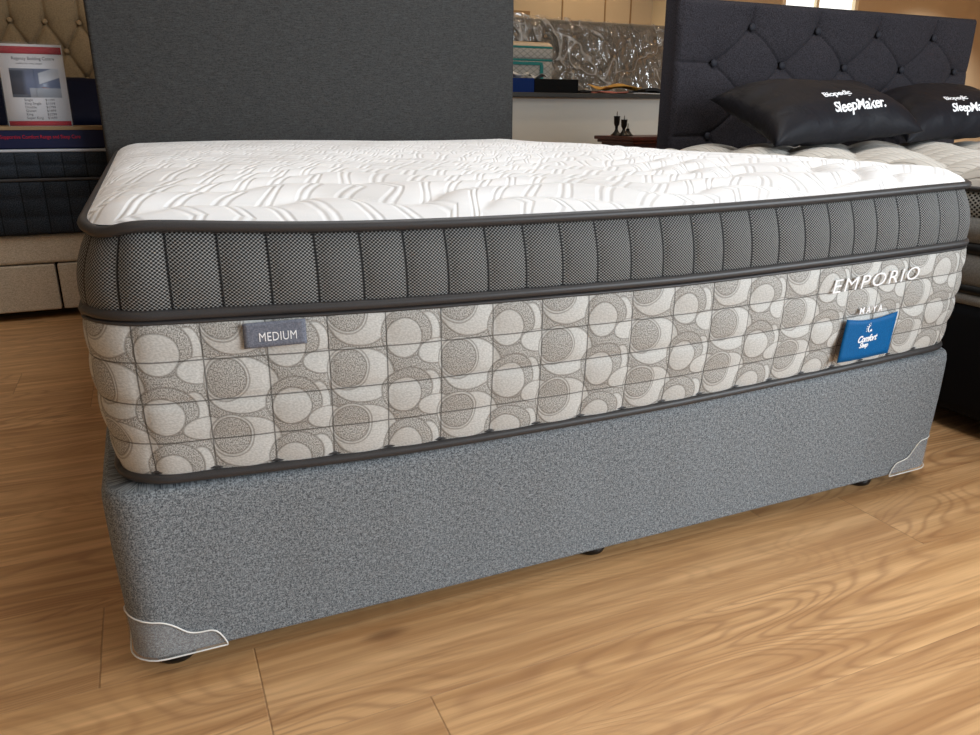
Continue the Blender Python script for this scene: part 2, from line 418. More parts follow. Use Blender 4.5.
# clear corner guards
m_clear = Mat('clear_plastic', (225, 225, 225), 0.15, 0.5)
nt = m_clear.nt; tr = nt.nodes.new('ShaderNodeBsdfTransparent'); mx = nt.nodes.new('ShaderNodeMixShader')
mx.inputs[0].default_value = 0.11; nt.links.new(tr.outputs[0], mx.inputs[1]); nt.links.new(m_clear.b.outputs[0], mx.inputs[2])
nt.links.new(mx.outputs[0], nt.nodes['Material Output'].inputs[0])
m_edge = Mat('milky_plastic_edge', (235, 233, 228), 0.3, 0.5)
def guard(s0, s1, prof):
    """prof: list of (s, top z); a thin shell hugging the corner, its milky cut edge a sub-part"""
    n = 60; ss = np.linspace(s0, s1, n); zt = np.interp(ss, [p[0] for p in prof], [p[1] for p in prof])
    for _ in range(2): zt[1:-1] = (zt[:-2] + zt[1:-1] * 2 + zt[2:]) / 4
    V = []; F = []
    zlow = 0.033
    for k in (0, 1):
        o = -0.0015 + 0.0012 * k
        for i in range(n):
            V.append(bp.at(ss[i], o, zlow)); V.append(bp.at(ss[i], o, zt[i]))
    for k in (0, 1):
        for i in range(n - 1):
            b = k * 2 * n + 2 * i; q = (b, b + 2, b + 3, b + 1); F.append(q if k else q[::-1])
    for i in range(n - 1):
        b = 2 * i; c_ = 2 * n + 2 * i; F.append((b + 1, b + 3, c_ + 3, c_ + 1)); F.append((b, c_, c_ + 2, b + 2))
    F.append((0, 1, 2 * n + 1, 2 * n)); e = 2 * n - 2; F.append((e, 2 * n + e, 2 * n + e + 1, e + 1))
    g = rel(mesh('corner_guard', V, F, m_clear, bed), bed); g['label'] = 'clear plastic corner guard with milky edge'
    pts = [bp.at(ss[i], -0.0005, zt[i]) for i in range(n)] + [bp.at(ss[i], -0.0005, zlow) for i in range(n - 1, -1, -1)]
    V = []; F = []; N = len(pts); r = 0.0011
    pts = [Vector(p) for p in pts]
    for i in range(N):
        d = (pts[(i + 1) % N] - pts[i - 1]).normalized(); nn = Vector(bp.at(ss[i if i < n else 2 * n - 1 - i], 1, 0)) - Vector(bp.at(ss[i if i < n else 2 * n - 1 - i], 0, 0))
        b = d.cross(nn).normalized()
        for k in range(6):
            a = PI / 3 * k; V.append(pts[i] + nn * (r * math.cos(a)) + b * (r * math.sin(a)))
    for i in range(N):
        i2 = (i + 1) % N
        for k in range(6): k2 = (k + 1) % 6; F.append((i * 6 + k, i2 * 6 + k, i2 * 6 + k2, i * 6 + k2))
    mesh('guard_edge', V, F, m_edge, g)
Lp = bp.L
guard(-0.115, 0.121, [(-0.115, 0.035), (-0.112, 0.05), (-0.10, 0.062), (-0.07, 0.066), (-0.05, 0.085), (-0.02, 0.1), (0.045, 0.090), (0.058, 0.082), (0.075, 0.065), (0.09, 0.062), (0.105, 0.062), (0.116, 0.052), (0.121, 0.036)])
guard(1.384, 1.62, [(1.384, 0.036), (1.389, 0.050), (1.40, 0.060), (1.418, 0.062), (1.432, 0.066), (1.447, 0.085), (1.46, 0.098), (1.5, 0.1), (1.55, 0.085), (1.57, 0.066), (1.59, 0.062), (1.612, 0.05), (1.62, 0.036)])

# ------------------------------------------------------------------ main bed : mattress
mat_root = thing('mattress', 'pillow top mattress with white quilted top, dark mesh border and blue label', 'mattress', (0.75, 1.0, 0.291))
BOW = 0.030
def front(knx, knz, zs):
    def f(s_):
        s_ = np.asarray(s_, float); sm = np.where(s_ > 2.9 + W, s_ - mp.L, s_)
        return np.where((sm > -0.02) & (sm < W + 0.02), np.interp(sm, knx, knz), zs)
    return f
mp = Path(0.0, W, -0.004, 2.026, 0.075, BOW, 0.005)
sx = np.linspace(-0.02, W + 0.02, 60)
def smooth_knots(kx, kz):
    z_ = np.interp(sx, kx, kz)
    for _ in range(12): z_[1:-1] = (z_[:-2] + 2 * z_[1:-1] + z_[2:]) / 4
    return z_
zb_f = front(sx, smooth_knots([0, .06, .35, .8, 1.05, 1.4, W], [.291, .290, .281, .284, .289, .294, .295]), .293)
zm_f = front(sx, smooth_knots([0, .05, .35, .8, 1.05, 1.4, W], [.501, .500, .491, .487, .491, .495, .497]), .499)
zt_f0 = front(sx, smooth_knots([0, .04, .12, .25, .4, .8, 1.05, 1.4, W], [.599, .605, .5965, .589, .586, .586, .590, .599, .600]), .599)
zt_f = lambda s_: zt_f0(s_) - 0.008 * np.exp(-((np.where(s_ > 2.9 + W, s_ - mp.L, s_) - 0.016) / 0.035) ** 2)
inset_b = 0.013; inset_t = 0.020
def R(o): return rel(o, mat_root)
# lower damask border
TT = np.linspace(0, 1, 37); Z0, Z1 = 0.304, 0.487
def p_off(s_, t):
    z_ = Z0 + (Z1 - Z0) * t
    fu = np.abs(np.sin(PI * (s_ - 0.049) / 0.0735)); fv = abs(math.sin(PI * (z_ - 0.2995) / 0.048))
    return 0.0055 * (fu * fv) ** 0.45 + 0.004 * math.sin(PI * t) - 0.001 - inset_b * (1 - t) ** 1.6
R(loft('lower_border', mp, TT, p_off, lambda s_, t: (zb_f(s_) + 0.002) * (1 - t) + (zm_f(s_) - 0.008) * t, m_panel, mat_root, True, lambda t: Z0 + (Z1 - Z0) * t))
# piping bands
R(tube_ring('bottom_piping', mp, 0.0, 0.001 - inset_b, 0.0075, 0.0068, m_pipe, mat_root, zb_f, [(0.009, -0.001 - inset_b, 0.004, 0.003)]))
R(tube_ring('middle_piping', mp, 0.0, -0.002, 0.0080, 0.0068, m_pipe, mat_root, zm_f, [(-0.009, -0.001, 0.005, 0.0028)]))
R(tube_ring('top_piping', mp, 0.0, 0.005 - inset_t, 0.0075, 0.0068, m_pipe, mat_root, zt_f, [(-0.0085, -0.0015 - inset_t, 0.003, 0.0022)]))
# mesh border
T2 = np.linspace(0, 1, 22)
def m_off(s_, t):
    ch = np.abs(np.sin(PI * (s_ - 0.041) / 0.0554))
    return 0.000 - inset_t * t + 0.010 * math.sin(PI * t) ** 0.8 + 0.0075 * (ch ** 0.4 - 1) * math.sin(PI * min(max(t, 0.03), 0.97)) ** 0.4
R(loft('mesh_border', mp, T2, m_off, lambda s_, t: (zm_f(s_) + 0.004) * (1 - t) + (zt_f(s_) - 0.004) * t, m_mesh, mat_root, True, lambda t: 0.499 + 0.087 * t))
# quilted top
def quilted_top(name, x0, x1, y0, y1, r, bow, zedge, crown, puff, phase, mat, parent, inset, nx=230, ny=300, roll=0.05, pw=0.55, hf=None):
    vs = np.linspace(0, 1, ny); vs = vs * 0.75 + 0.25 * vs ** 2 if ny > 200 else vs
    V = np.zeros((ny, nx, 3)); UV = np.zeros((ny, nx, 2)); us = np.linspace(0, 1, nx)
    x0 += inset; x1 -= inset; y0 += inset; y1 -= inset; r_ = r - inset
    for j, vv in enumerate(vs):
        yn = y0 + (y1 - y0) * vv
        dd = min(yn - y0, y1 - yn)
        cut = r_ - math.sqrt(max(0, r_ * r_ - (r_ - dd) ** 2)) if dd < r_ else 0
        xx = x0 + cut + (x1 - x0 - 2 * cut) * us
        yy = yn - bow * (1 - (2 * (xx - x0) / (x1 - x0) - 1) ** 2) * np.clip(1 - (yn - y0) / 0.3, 0, 1)
        # distance to outline
        dx = np.minimum(xx - x0, x1 - xx); dy = min(yn - y0, y1 - yn)
        ins = np.minimum(dx, dy)
        cc = (dx < r_) & (dy < r_)
        ins = np.where(cc, r_ - np.sqrt((r_ - dx) ** 2 + (r_ - dy) ** 2), ins); ins = np.maximum(ins, 0)
        ph = phase(xx, yn)
        pf = np.abs(np.sin(PI * ph)) ** pw
        if hf is not None: ph, pf = hf(xx, yn)
        e = 1 - np.exp(-ins / roll); e2 = 1 - np.exp(-ins / 0.018)
        gather = 0.0018 * np.sin((xx if 0 else (yn * 240 + xx * 30))) * np.exp(-ins / 0.02) * (1 - np.exp(-ins / 0.006))
        zz = zedge(xx, yn) + crown * e + puff * pf * e2 + gather + 0.004 * (np.sin(xx * 5 + yn * 3) * np.sin(yn * 4.3)) * e
        V[j, :, 0] = xx; V[j, :, 1] = yy; V[j, :, 2] = zz; UV[j, :, 0] = xx; UV[j, :, 1] = ph
    F = [(j * nx + i, j * nx + i + 1, (j + 1) * nx + i + 1, (j + 1) * nx + i) for j in range(ny - 1) for i in range(nx - 1)]
    return mesh(name, V.reshape(-1, 3), F, mat, parent, True, {'quilt': UV.reshape(-1, 2)})
def ph_main(xx, yn):
    return yn / 0.080 + 0.55 * np.sin(xx * 7.5 + yn * 5.0) + 0.32 * np.sin(xx * 17 - yn * 9 + 1.3) + 0.15 * np.sin(xx * 31 + yn * 21)
def ze(xx, yn):
    k = np.clip(yn / 0.35, 0, 1); return zt_f0(xx) * (1 - k) + 0.599 * k + 0.0055 - 0.012 * np.exp(-(np.hypot(xx, yn) / 0.055) ** 2)
R(quilted_top('quilted_top', 0, W, -0.004, 2.026, 0.075, BOW, ze, 0.018, 0.012, ph_main, m_top, mat_root, 0.018))

# labels on the mattress
def on_foot(s0, z0, off=0.0075, tilt=0.0):
    def f(x_, y_, h_):
        c_, s__ = math.cos(tilt), math.sin(tilt)
        return tuple(mp.at(s0 + x_ * c_ - y_ * s__, off + h_, z0 + x_ * s__ + y_ * c_))
    return f
def patch(name, w, h, place, mat, parent, th=0.0012, nx=12, nz=8, bend=None):
    V = []; F = []
    for k in (0, 1):
        for j in range(nz + 1):
            for i in range(nx + 1):
                a = i / nx; b = j / nz; yy = b * h + (bend(a) if bend else 0) * b
                V.append(place(a * w, yy, th * k))
    st_ = (nx + 1) * (nz + 1)
    for j in range(nz):
        for i in range(nx):
            q = (j * (nx + 1) + i, j * (nx + 1) + i + 1, (j + 1) * (nx + 1) + i + 1, (j + 1) * (nx + 1) + i)
            F.append(q[::-1]); F.append(tuple(st_ + a for a in q))
    ring = [i for i in range(nx + 1)] + [(j) * (nx + 1) + nx for j in range(1, nz + 1)] + [nz * (nx + 1) + i for i in range(nx - 1, -1, -1)] + [j * (nx + 1) for j in range(nz - 1, 0, -1)]
    for a, b in zip(ring, ring[1:] + ring[:1]): F.append((a, b, st_ + b, st_ + a))
    return mesh(name, V, F, mat, parent)
m_tag = weave('slate_woven_tag', (96, 100, 112), (122, 126, 138), 900, 900, 0.0002, 0.6, 0.0, uv=False)
m_white = Mat('white_embroidery', (240, 240, 242), 0.5, 0.3)
m_blue = weave('blue_woven_label', (0, 80, 134), (0, 92, 150), 900, 900, 0.0002, 0.55, 0.0, uv=False)
t1 = R(patch('firmness_tag', 0.073, 0.031, on_foot(0.1695, 0.4525, 0.0085), m_tag, mat_root)); t1['label'] = 'slate grey woven firmness tag'
text_mesh('tag_lettering', 'MEDIUM', 0.0155, on_foot(0.1865, 0.4600, 0.0099), m_white, t1, 0.0005, 0, 0.0, 1.05, 0.75)
e1 = R(text_mesh('embroidered_name', 'EMPORIO', 0.033, on_foot(1.101, 0.4375, 0.0072, 0.030), m_white, mat_root, 0.0010, 0.16, -0.0002, 1.16, 1.40)); e1['label'] = 'white embroidered lettering'
e2 = R(text_mesh('embroidered_name', 'MAYA', 0.0165, on_foot(1.177, 0.3945, 0.0074, 0.00), m_white, mat_root, 0.0012, 0.1, 0.0002, 1.55, 1.0)); e2['label'] = 'small white embroidered lettering'
bend = lambda a: -0.006 * math.sin(PI * a)
def label_place(x_, y_, h_):   # label hangs slightly skewed
    return tuple(mp.at(1.141 + x_ + 0.12 * y_, 0.0075 + h_ + 0.0015 * math.sin(x_ * 40), 0.312 + y_))
t2 = R(patch('brand_label', 0.131, 0.076, label_place, m_blue, mat_root, 0.0012, 16, 8, bend)); t2['label'] = 'blue woven label with white crescent emblem'
lp2 = lambda ox, oy: (lambda x_, y_, h_: label_place(ox + x_, oy + y_, 0.0013 + h_))
text_mesh('label_lettering', 'Comfort', 0.0165, lp2(0.036, 0.031), m_white, t2, 0.0005, 0.3, 0.0005, 0.95, 0.9)
text_mesh('label_lettering', 'Sleep', 0.0125, lp2(0.044, 0.021), m_white, t2, 0.0005, 0.3, 0.0003, 0.95, 0.9)
V = []; F = []   # crescent and rays emblem
N = 16
for i in range(N + 1):
    a = math.radians(70 + 220 * i / N); w_ = 0.0028 * math.sin(PI * i / N)
    for rr in (0.0065, 0.0065 - w_): V.append(lp2(0.063, 0.054)(rr * math.cos(a), rr * math.sin(a), 0.0004))
for i in range(N): F.append((2 * i, 2 * i + 1, 2 * i + 3, 2 * i + 2))
for k in range(5):
    a = math.radians(100 + 26 * k); b = len(V)
    for rr, da in ((0.0078, -.07), (0.0078, .07), (0.0108, .05), (0.0108, -.05)): V.append(lp2(0.063, 0.054)(rr * math.cos(a + da), rr * math.sin(a + da), 0.0004))
    F.append((b, b + 1, b + 2, b + 3))
b = len(V)
for (px_, py_) in ((0.0, -0.004), (0.004, -0.001), (0.0065, -0.0045), (0.003, -0.0062)): V.append(lp2(0.063, 0.054)(px_, py_, 0.0004))
F.append((b, b + 3, b + 2, b + 1))
mesh('label_emblem', V, F, m_white, t2, False)

# main headboard
hb = thing('headboard', 'plain charcoal streaked fabric headboard at the back of the white topped mattress', 'headboard', (0.75, 2.085, 0))
rel(box('panel', m_hb, -0.022, 1.512, 2.045, 2.125, 0.06, 1.36, 0.014, hb, 4, True), hb)
for a, b in ((0.1, 0.18), (1.32, 1.40)): rel(box('foot', m_black, a, b, 2.07, 2.11, 0, 0.08, 0, hb), hb)

# ------------------------------------------------------------------ right bed
rb = thing('bed_base', 'black low bed base on the right, under the ivory quilted mattress', 'bed base', (2.57, 0.5, 0))
rp = Path(1.775, 3.36, -0.53, 1.49, 0.05, 0.0, 0.03)
rel(loft('cover', rp, [0, .1, .9, 1], lambda s_, t: np.interp(t, [0, .1, .9, 1], [-.006, 0, 0, -.006]), lambda s_, t: 0.05 + 0.255 * t, m_blackcloth, rb), rb)
for gx_, gy_ in ((1.85, -0.45), (3.28, -0.45), (1.85, 1.40), (3.28, 1.40), (1.85, 0.5), (3.28, 0.5)):
    rel(lathe('glide', [(0.02, 0.0), (0.034, 0.003), (0.03, 0.03), (0.02, 0.052)], m_black, rb, 16, (gx_, gy_, 0)), rb)
rm = thing('mattress', 'ivory leaf-quilted mattress with black banded grey border, under the black pillows', 'mattress', (2.57, 0.5, 0.305))
m_satin = weave('grey_satin_border', (122, 120, 116), (142, 140, 136), 500, 500, 0.0002, 0.5, 0.0)
m_band = Mat('black_satin_band', (14, 14, 15), 0.4, 0.4)
rp2 = Path(1.78, 3.355, -0.525, 1.485, 0.09, 0.0, 0.02)
def bandl(name, z0, z1, bulge, mat):
    return rel(loft(name, rp2, np.linspace(0, 1, 8), lambda s_, t: bulge * math.sin(PI * t), lambda s_, t: z0 + (z1 - z0) * t, mat, rm), rm)
bandl('lower_border', 0.307, 0.331, 0.004, m_satin); bandl('black_band', 0.330, 0.352, 0.006, m_band)
bandl('lower_border', 0.351, 0.421, 0.008, m_satin); bandl('black_band', 0.420, 0.447, 0.008, m_band)
bandl('upper_border', 0.446, 0.503, 0.012, m_satin); bandl('mesh_border', 0.502, 0.560, 0.006, m_mesh2)
rel(tube_ring('top_piping', rp2, 0.564, 0.002, 0.006, 0.006, m_pipe, rm), rm)
def ph_r(xx, yn):
    return (yn * 0.94 + xx * 0.34) / 0.15 + 0.38 * np.sin((xx * 0.95 - yn * 0.3) * 2 * PI / 0.30) + 0.1 * np.sin(xx * 9)
def leaves(xx, yn):
    px, py = xx * 0.985 + yn * 0.17, yn * 0.985 - xx * 0.17
    best = np.zeros_like(xx); ph = np.zeros_like(xx)
    j0 = np.floor(py / 0.115)
    for dj in (-1, 0, 1, 2):
        j = j0 + dj; cx = (np.floor(px / 0.34 - 0.5 * (j % 2) + 0.5) + 0.5 * (j % 2)) * 0.34
        dx = (px - cx) / 0.18; dy = (py - j * 0.115) / 0.098; hh = np.maximum(0, 1 - np.abs(dx) ** 1.7 - dy ** 2)
        ph = np.where(hh > best, j * 1.0 + 0.5 + dy * 0.3, ph); best = np.maximum(best, hh)
    return ph, best ** 0.7
rel(quilted_top('quilted_top', 1.78, 3.355, -0.525, 1.485, 0.09, 0.0, lambda a, b: 0.567 + 0 * a, 0.018, 0.042, ph_r, m_top2, rm, 0.002, 220, 300, 0.05, 0.7, leaves), rm)

# ------------------------------------------------------------------ tufted headboards
def tufted(name, x0, x1, yf, thick, z0, z1, bx, ax, bz, az, depth, margin, mat, bmat, parent, crease, nx=260, nz=150, rows=None, flat=0.0):
    """front face at y = yf towards -y. Buttons at (bx + i*ax, bz - 2j*az) and (bx + (i+.5)*ax, bz-(2j+1)*az)"""
    bs = []
    nr = rows or 8
    for j in range(nr):
        zz = bz - j * az
        if zz < z0 + 0.03: break
        k0 = -20
        for k in range(-20, 21):
            xx = bx + (k + (0.5 if j % 2 else 0)) * ax
            if x0 + margin < xx < x1 - margin: bs.append((xx, zz, j))
    X = np.linspace(x0, x1, nx); Z = np.linspace(z0, z1, nz); XX, ZZ = np.meshgrid(X, Z)
    p = (XX - bx) / ax + (ZZ - bz) / (2 * az); q = (XX - bx) / ax - (ZZ - bz) / (2 * az)
    dp = np.abs(p - np.round(p)) * ax * 0.7; dq = np.abs(q - np.round(q)) * ax * 0.7
    zlast = bz; region = (ZZ < bz + 1e-6)
    bxs = [b[0] for b in bs]; xmin, xmax = min(bxs), max(bxs)
    inreg = region & (XX > xmin) & (XX < xmax)
    cr = np.minimum(dp, dq)
    # edge creases: vertical above top row, horizontal beside the end buttons
    vt = np.where(ZZ >= bz, np.abs((XX - bx) / ax - np.round((XX - bx) / ax)) * ax, 9)
    rowsz = [b[1] for b in bs if b[0] <= xmin + 0.01]; hz = np.full_like(XX, 9.0)
    for zz in rowsz: hz = np.where(XX <= xmin, np.minimum(hz, np.abs(ZZ - zz)), hz)
    rowsz = [b[1] for b in bs if b[0] >= xmax - 0.01]
    for zz in rowsz: hz = np.where(XX >= xmax, np.minimum(hz, np.abs(ZZ - zz)), hz)
    cre = np.where(inreg, cr, np.where(XX <= xmin, hz, np.where(XX >= xmax, hz, vt)))
    cre = np.minimum(cre, np.where(region, cre, vt))
    db = np.full_like(XX, 9.0)
    for b in bs: db = np.minimum(db, np.hypot(XX - b[0], ZZ - b[1]))
    edge = np.minimum(np.minimum(XX - x0, x1 - XX), np.minimum(ZZ - z0, z1 - ZZ))
    h = depth * (np.exp(-(db / (ax * 0.14)) ** 1.3)) + crease * 1.5 * np.exp(-(cre / 0.0045)) + crease * 0.9 * np.exp(-(cre / 0.03))
    h = h * np.clip(edge / 0.02, 0, 1) + 0.022 * np.maximum(0, 1 - edge / 0.022) ** 2
    Yf = yf + h
    V = np.stack([XX, Yf, ZZ], -1).reshape(-1, 3)
    F = [(j * nx + i, j * nx + i + 1, (j + 1) * nx + i + 1, (j + 1) * nx + i) for j in range(nz - 1) for i in range(nx - 1)]
    ring = [i for i in range(nx)] + [j * nx + nx - 1 for j in range(1, nz)] + [(nz - 1) * nx + i for i in range(nx - 2, -1, -1)] + [j * nx for j in range(nz - 2, 0, -1)]
    V = list(map(tuple, V)); base = len(V)
    for r_ in ring: V.append((V[r_][0], yf + thick, V[r_][2]))
    m = len(ring)
    for i in range(m): i2 = (i + 1) % m; F.append((ring[i2], ring[i], base + i, base + i2))
    F.append(tuple(base + i for i in range(m)))
    o = rel(mesh(name, V, F, mat, parent), parent)
    first = None
    for (xx, zz, j) in bs:
        if first is None:
            first = lathe('button', [(0.002, -0.004), (0.012, -0.003), (0.0145, 0.001), (0.012, 0.005), (0.006, 0.0075), (0.001, 0.008)], bmat, parent, 14); b_ = first
        else:
            b_ = first.copy(); COL.objects.link(b_); b_.parent = parent
        b_.rotation_euler = (PI / 2, 0, 0); b_.location = Vector((xx, yf + depth * 0.72, zz)) - Vector(parent.location)
    return o
h2 = thing('headboard', 'dark slate button-tufted headboard behind the black pillows', 'headboard', (2.67, 1.53, 0))
tufted('panel', 1.905, 3.49, 1.5, 0.09, 0.10, 1.122, 2.249, 0.331, 1.036, 0.130, 0.022, 0.072, m_hbdark, m_button, h2, 0.0050, 560, 320)
for a, b in ((1.95, 2.03), (3.3, 3.38)): rel(box('foot', m_black, a, b, 1.53, 1.565, 0, 0.12, 0, h2), h2)

# ------------------------------------------------------------------ pillows
def pillow(name, label, A, B, C_, D, thick, mat, group=None, wr=0.004, seed=0, cat='pillow', sagf=0.0):
    """A back-left, B front-left, C front-right, D back-right"""
    A, B, C_, D = map(Vector, (A, B, C_, D)); cen = (A + B + C_ + D) / 4
    nrm = ((C_ - A).cross(D - B)).normalized()
    if nrm.z < 0: nrm = -nrm
    n = 46; V = []; F = []
    rnd = random.Random(seed); ph = [rnd.uniform(0, 6) for _ in range(6)]
    def P(a, b, sgn):
        # edges pulled in between the corners
        aa = a + (0.5 - a) * 0.10 * math.sin(PI * b) * (2 * abs(a - .5)) ** 2; bb = b + (0.5 - b) * 0.12 * math.sin(PI * a) * (2 * abs(b - .5)) ** 2
        p = (B * (1 - aa) + C_ * aa) * (1 - bb) + (A * (1 - aa) + D * aa) * bb
        ea = 1 - abs(2 * a - 1) ** 3.4; eb = 1 - abs(2 * b - 1) ** 3.4
        t = (max(ea, 0) * max(eb, 0)) ** 0.55
        ed = math.exp(-min(min(a, 1 - a), min(b, 1 - b)) / 0.12)
        w_ = wr * ((math.sin(a * 38 + ph[0] + 4 * b) + math.sin(b * 30 + ph[1] + 5 * a)) * ed + 1.0 * math.sin(a * 9 + b * 7 + ph[2])) * t ** 0.4
        return p + nrm * (thick * (0.62 if sgn > 0 else -0.25) * t + w_)
    idx = {}
    for sg in (1, -1):
        for j in range(n + 1):
            for i in range(n + 1):
                bd = i in (0, n) or j in (0, n)
                if bd and sg == -1: idx[(sg, i, j)] = idx[(1, i, j)]; continue
                idx[(sg, i, j)] = len(V); V.append(P(i / n, j / n, sg if not bd else 0) - B)
    for sg in (1, -1):
        for j in range(n):
            for i in range(n):
                q = (idx[(sg, i, j)], idx[(sg, i + 1, j)], idx[(sg, i + 1, j + 1)], idx[(sg, i, j + 1)])
                F.append(q if sg == 1 else q[::-1])
    root = thing(name, label, cat, B, group)
    mesh('pillowcase', V, F, mat, root)
    def place(x_, y_, h_, a0, b0, rot=0.0):
        wd_ = ((C_ - B).length + (D - A).length) / 2; ht = ((A - B).length + (D - C_).length) / 2
        a = a0 + x_ / wd_; b = b0 + y_ / ht
        return P(a, b, 1) - B + nrm * (h_ + 0.0012)
    return root, place
m_pil = Mat('black_satin_pillowcase', rough=0.55, spec=0.22)
x, y, z = m_pil.obj(); wv = m_pil.noise(m_pil.vec(x, y, z), 9.0, 3.0, 0.55, 0.8)
m_pil.color(m_pil.mix(wv, (14, 14, 19), (24, 24, 31))); m_pil.bump(wv, 0.02, 0.35)
def lettering(root, place, a0, b0, k=1.0):
    g = 1.0
    text_mesh('lettering', 'SleepMaker.', 0.060 * k, lambda x_, y_, h_: place(x_, y_, h_, a0, b0), m_white, root, 0.0006, 0.05, 0.0010, 0.90, 0.92)
    text_mesh('lettering', 'Biopedic', 0.046 * k, lambda x_, y_, h_: place(x_, y_, h_, a0 - 0.02, b0 + 0.17), m_white, root, 0.0006, 0.0, 0.0008, 0.9, 0.88)
    text_mesh('lettering', '-', 0.04 * k, lambda x_, y_, h_: place(x_, y_, h_, a0 + 0.12, b0 + 0.13), m_white, root, 0.0006)
r1, pl1 = pillow('pillow', 'black pillow with white lettering lying nearer the left end of the tufted slate headboard', (1.93, 1.34, .775), (1.84, .90, .630), (2.52, .93, .672), (2.70, 1.36, .785), 0.17, m_pil, None, 0.004, 2)
lettering(r1, pl1, 0.39, 0.10)
r2, pl2 = pillow('pillow', 'black pillow with white lettering cut off by the right edge of the photo', (2.72, 1.38, .775), (2.57, 1.03, .632), (3.18, 1.03, .672), (3.38, 1.40, .785), 0.17, m_pil, None, 0.004, 5)
lettering(r2, pl2, 0.36, 0.10)

# ------------------------------------------------------------------ left bed
lb = thing('bed_base', 'beige linen storage bed base with drawer fronts at the far left', 'bed base', (-0.5, 3.2, 0))
LX0, LX1 = -1.30, 0.24
rel(box('top_rail', m_beige, LX0, LX1, 2.215, 4.2, 0.207, 0.311, 0.012, lb, 3), lb)
rel(box('carcass', m_blackcloth, LX0 + 0.03, LX1 - 0.03, 2.26, 4.18, 0.03, 0.206, 0, lb), lb)
for a, b in ((LX0, -0.252), (-0.244, LX1)):
    rel(box('drawer', m_beige, a, b, 2.215, 2.26, 0.035, 0.203, 0.006, lb, 3), lb)
for gx_ in (LX0 + 0.1, LX1 - 0.1, -0.5):
    for gy_ in (2.35, 4.05):
        rel(lathe('glide', [(0.02, 0), (0.028, 0.003), (0.022, 0.031)], m_black, lb, 14, (gx_, gy_, 0)), lb)
m_navyq = Mat('charcoal_navy_quilt', rough=0.8, spec=0.15); u, v = m_navyq.uv()
f_ = m_navyq.noise(m_navyq.vec(u * 300.0, v * 300.0), 1.0, 2.0)
vs_ = (((u + 0.02) / 0.072 + 0.5).fract() - 0.5).abs() * 0.072
m_navyq.color(m_navyq.mix(vs_.step(0.003, 0.001) * 0.8, m_navyq.mix(f_.step(0.35, 0.65), (24, 28, 33), (50, 56, 64)), (8, 9, 11)))
lm = thing('mattress', 'dark charcoal grid-quilted mattress on the beige drawer bed base', 'mattress', (-0.5, 3.2, 0.311))
lp_ = Path(LX0, LX1, 2.20, 4.2, 0.06, 0.0, 0.01)
def lq(z0, z1, n):
    def f(s_, t):
        fu = np.abs(np.sin(PI * (s_ + 0.02) / 0.072)); fv = abs(math.sin(PI * n * t))
        return 0.010 * (fu * fv) ** 0.4
    return f
rel(loft('lower_border', lp_, np.linspace(0, 1, 29), lq(0, 1, 3), lambda s_, t: 0.313 + 0.185 * t, m_navyq, lm), lm)
rel(loft('upper_border', lp_, np.linspace(0, 1, 17), lq(0, 1, 2), lambda s_, t: 0.508 + 0.088 * t, m_navyq, lm), lm)
rel(tube_ring('piping', lp_, 0.502, 0.002, 0.006, 0.006, m_pipe, lm), lm)
m_lpipe = Mat('pale_piping', (176, 178, 184), 0.5, 0.3)
rel(tube_ring('top_piping', lp_, 0.600, 0.001, 0.005, 0.005, m_lpipe, lm), lm)
rel(box('top_panel', m_navyq, LX0 + 0.01, LX1 - 0.01, 2.21, 4.19, 0.59, 0.606, 0, lm), lm)
# navy display board with tan rim and small red lettering
m_navy = Mat('navy_cloth', (5, 12, 50), 0.6, 0.3); m_tanrim = Mat('tan_cardboard', (136, 114, 86), 0.8, 0.1); m_red = Mat('red_print', (168, 28, 44), 0.6, 0.2)
db_ = thing('display_box', 'flat navy box with tan rim and tiny red lettering on the dark mattress foot', 'box', (-0.55, 2.24, 0.606))
rel(box('box_body', m_navy, -1.2, 0.0, 2.205, 2.55, 0.607, 0.668, 0.003, db_), db_)
rel(box('rim', m_tanrim, -1.2, 0.0, 2.203, 2.55, 0.668, 0.680, 0.001, db_), db_)
fl = lambda x0, z0, yy: (lambda x_, y_, h_: (x0 + x_, yy - h_, z0 + y_))
t_ = rel(text_mesh('printed_line', 'Supportive Comfort Range and Sleep Care', 0.017, fl(-0.345, 0.640, 2.2045), m_red, db_, 0.0006, 0.0, 0, 1.0, 0.83), db_)
# sign in holder
sg = thing('price_sign', 'white price sign with red bands and bed photo, standing on the navy box', 'sign', (-0.22, 2.26, 0.680), None, 0)
tilt = math.radians(9)
def sp_(x0, z0, d=0.0):   # sign local: x right, z up the sheet
    return lambda x_, y_, h_: (x0 + x_, (z0 + y_) * math.sin(tilt) - (h_ + d) * math.cos(tilt), (z0 + y_) * math.cos(tilt) + (h_ + d) * math.sin(tilt))
m_paper = Mat('white_paper', (214, 214, 220), 0.35, 0.5)
m_acr = Mat('clear_acrylic', (225, 225, 225), 0.1, 0.5); nt = m_acr.nt; tr = nt.nodes.new('ShaderNodeBsdfTransparent'); mx = nt.nodes.new('ShaderNodeMixShader')
mx.inputs[0].default_value = 0.06; nt.links.new(tr.outputs[0], mx.inputs[1]); nt.links.new(m_acr.b.outputs[0], mx.inputs[2]); nt.links.new(mx.outputs[0], nt.nodes['Material Output'].inputs[0])
m_photo = Mat('bed_photo_print', rough=0.3, spec=0.5)
px_, py2, pz2 = m_photo.obj()
f1 = ((pz2 - 0.17) * 60.0).sin() * 0.5 + 0.5
c = m_photo.mix((px_ + 0.03).step(-0.01, 0.01), (62, 70, 92), (104, 116, 146))
c = m_photo.mix(f1.gt(0.85) * px_.step(0.0, -0.02), c, (110, 120, 140))
bl = (px_ * -0.35 + pz2 - 0.152).abs().step(0.020, 0.016) * px_.step(0.012, 0.016)
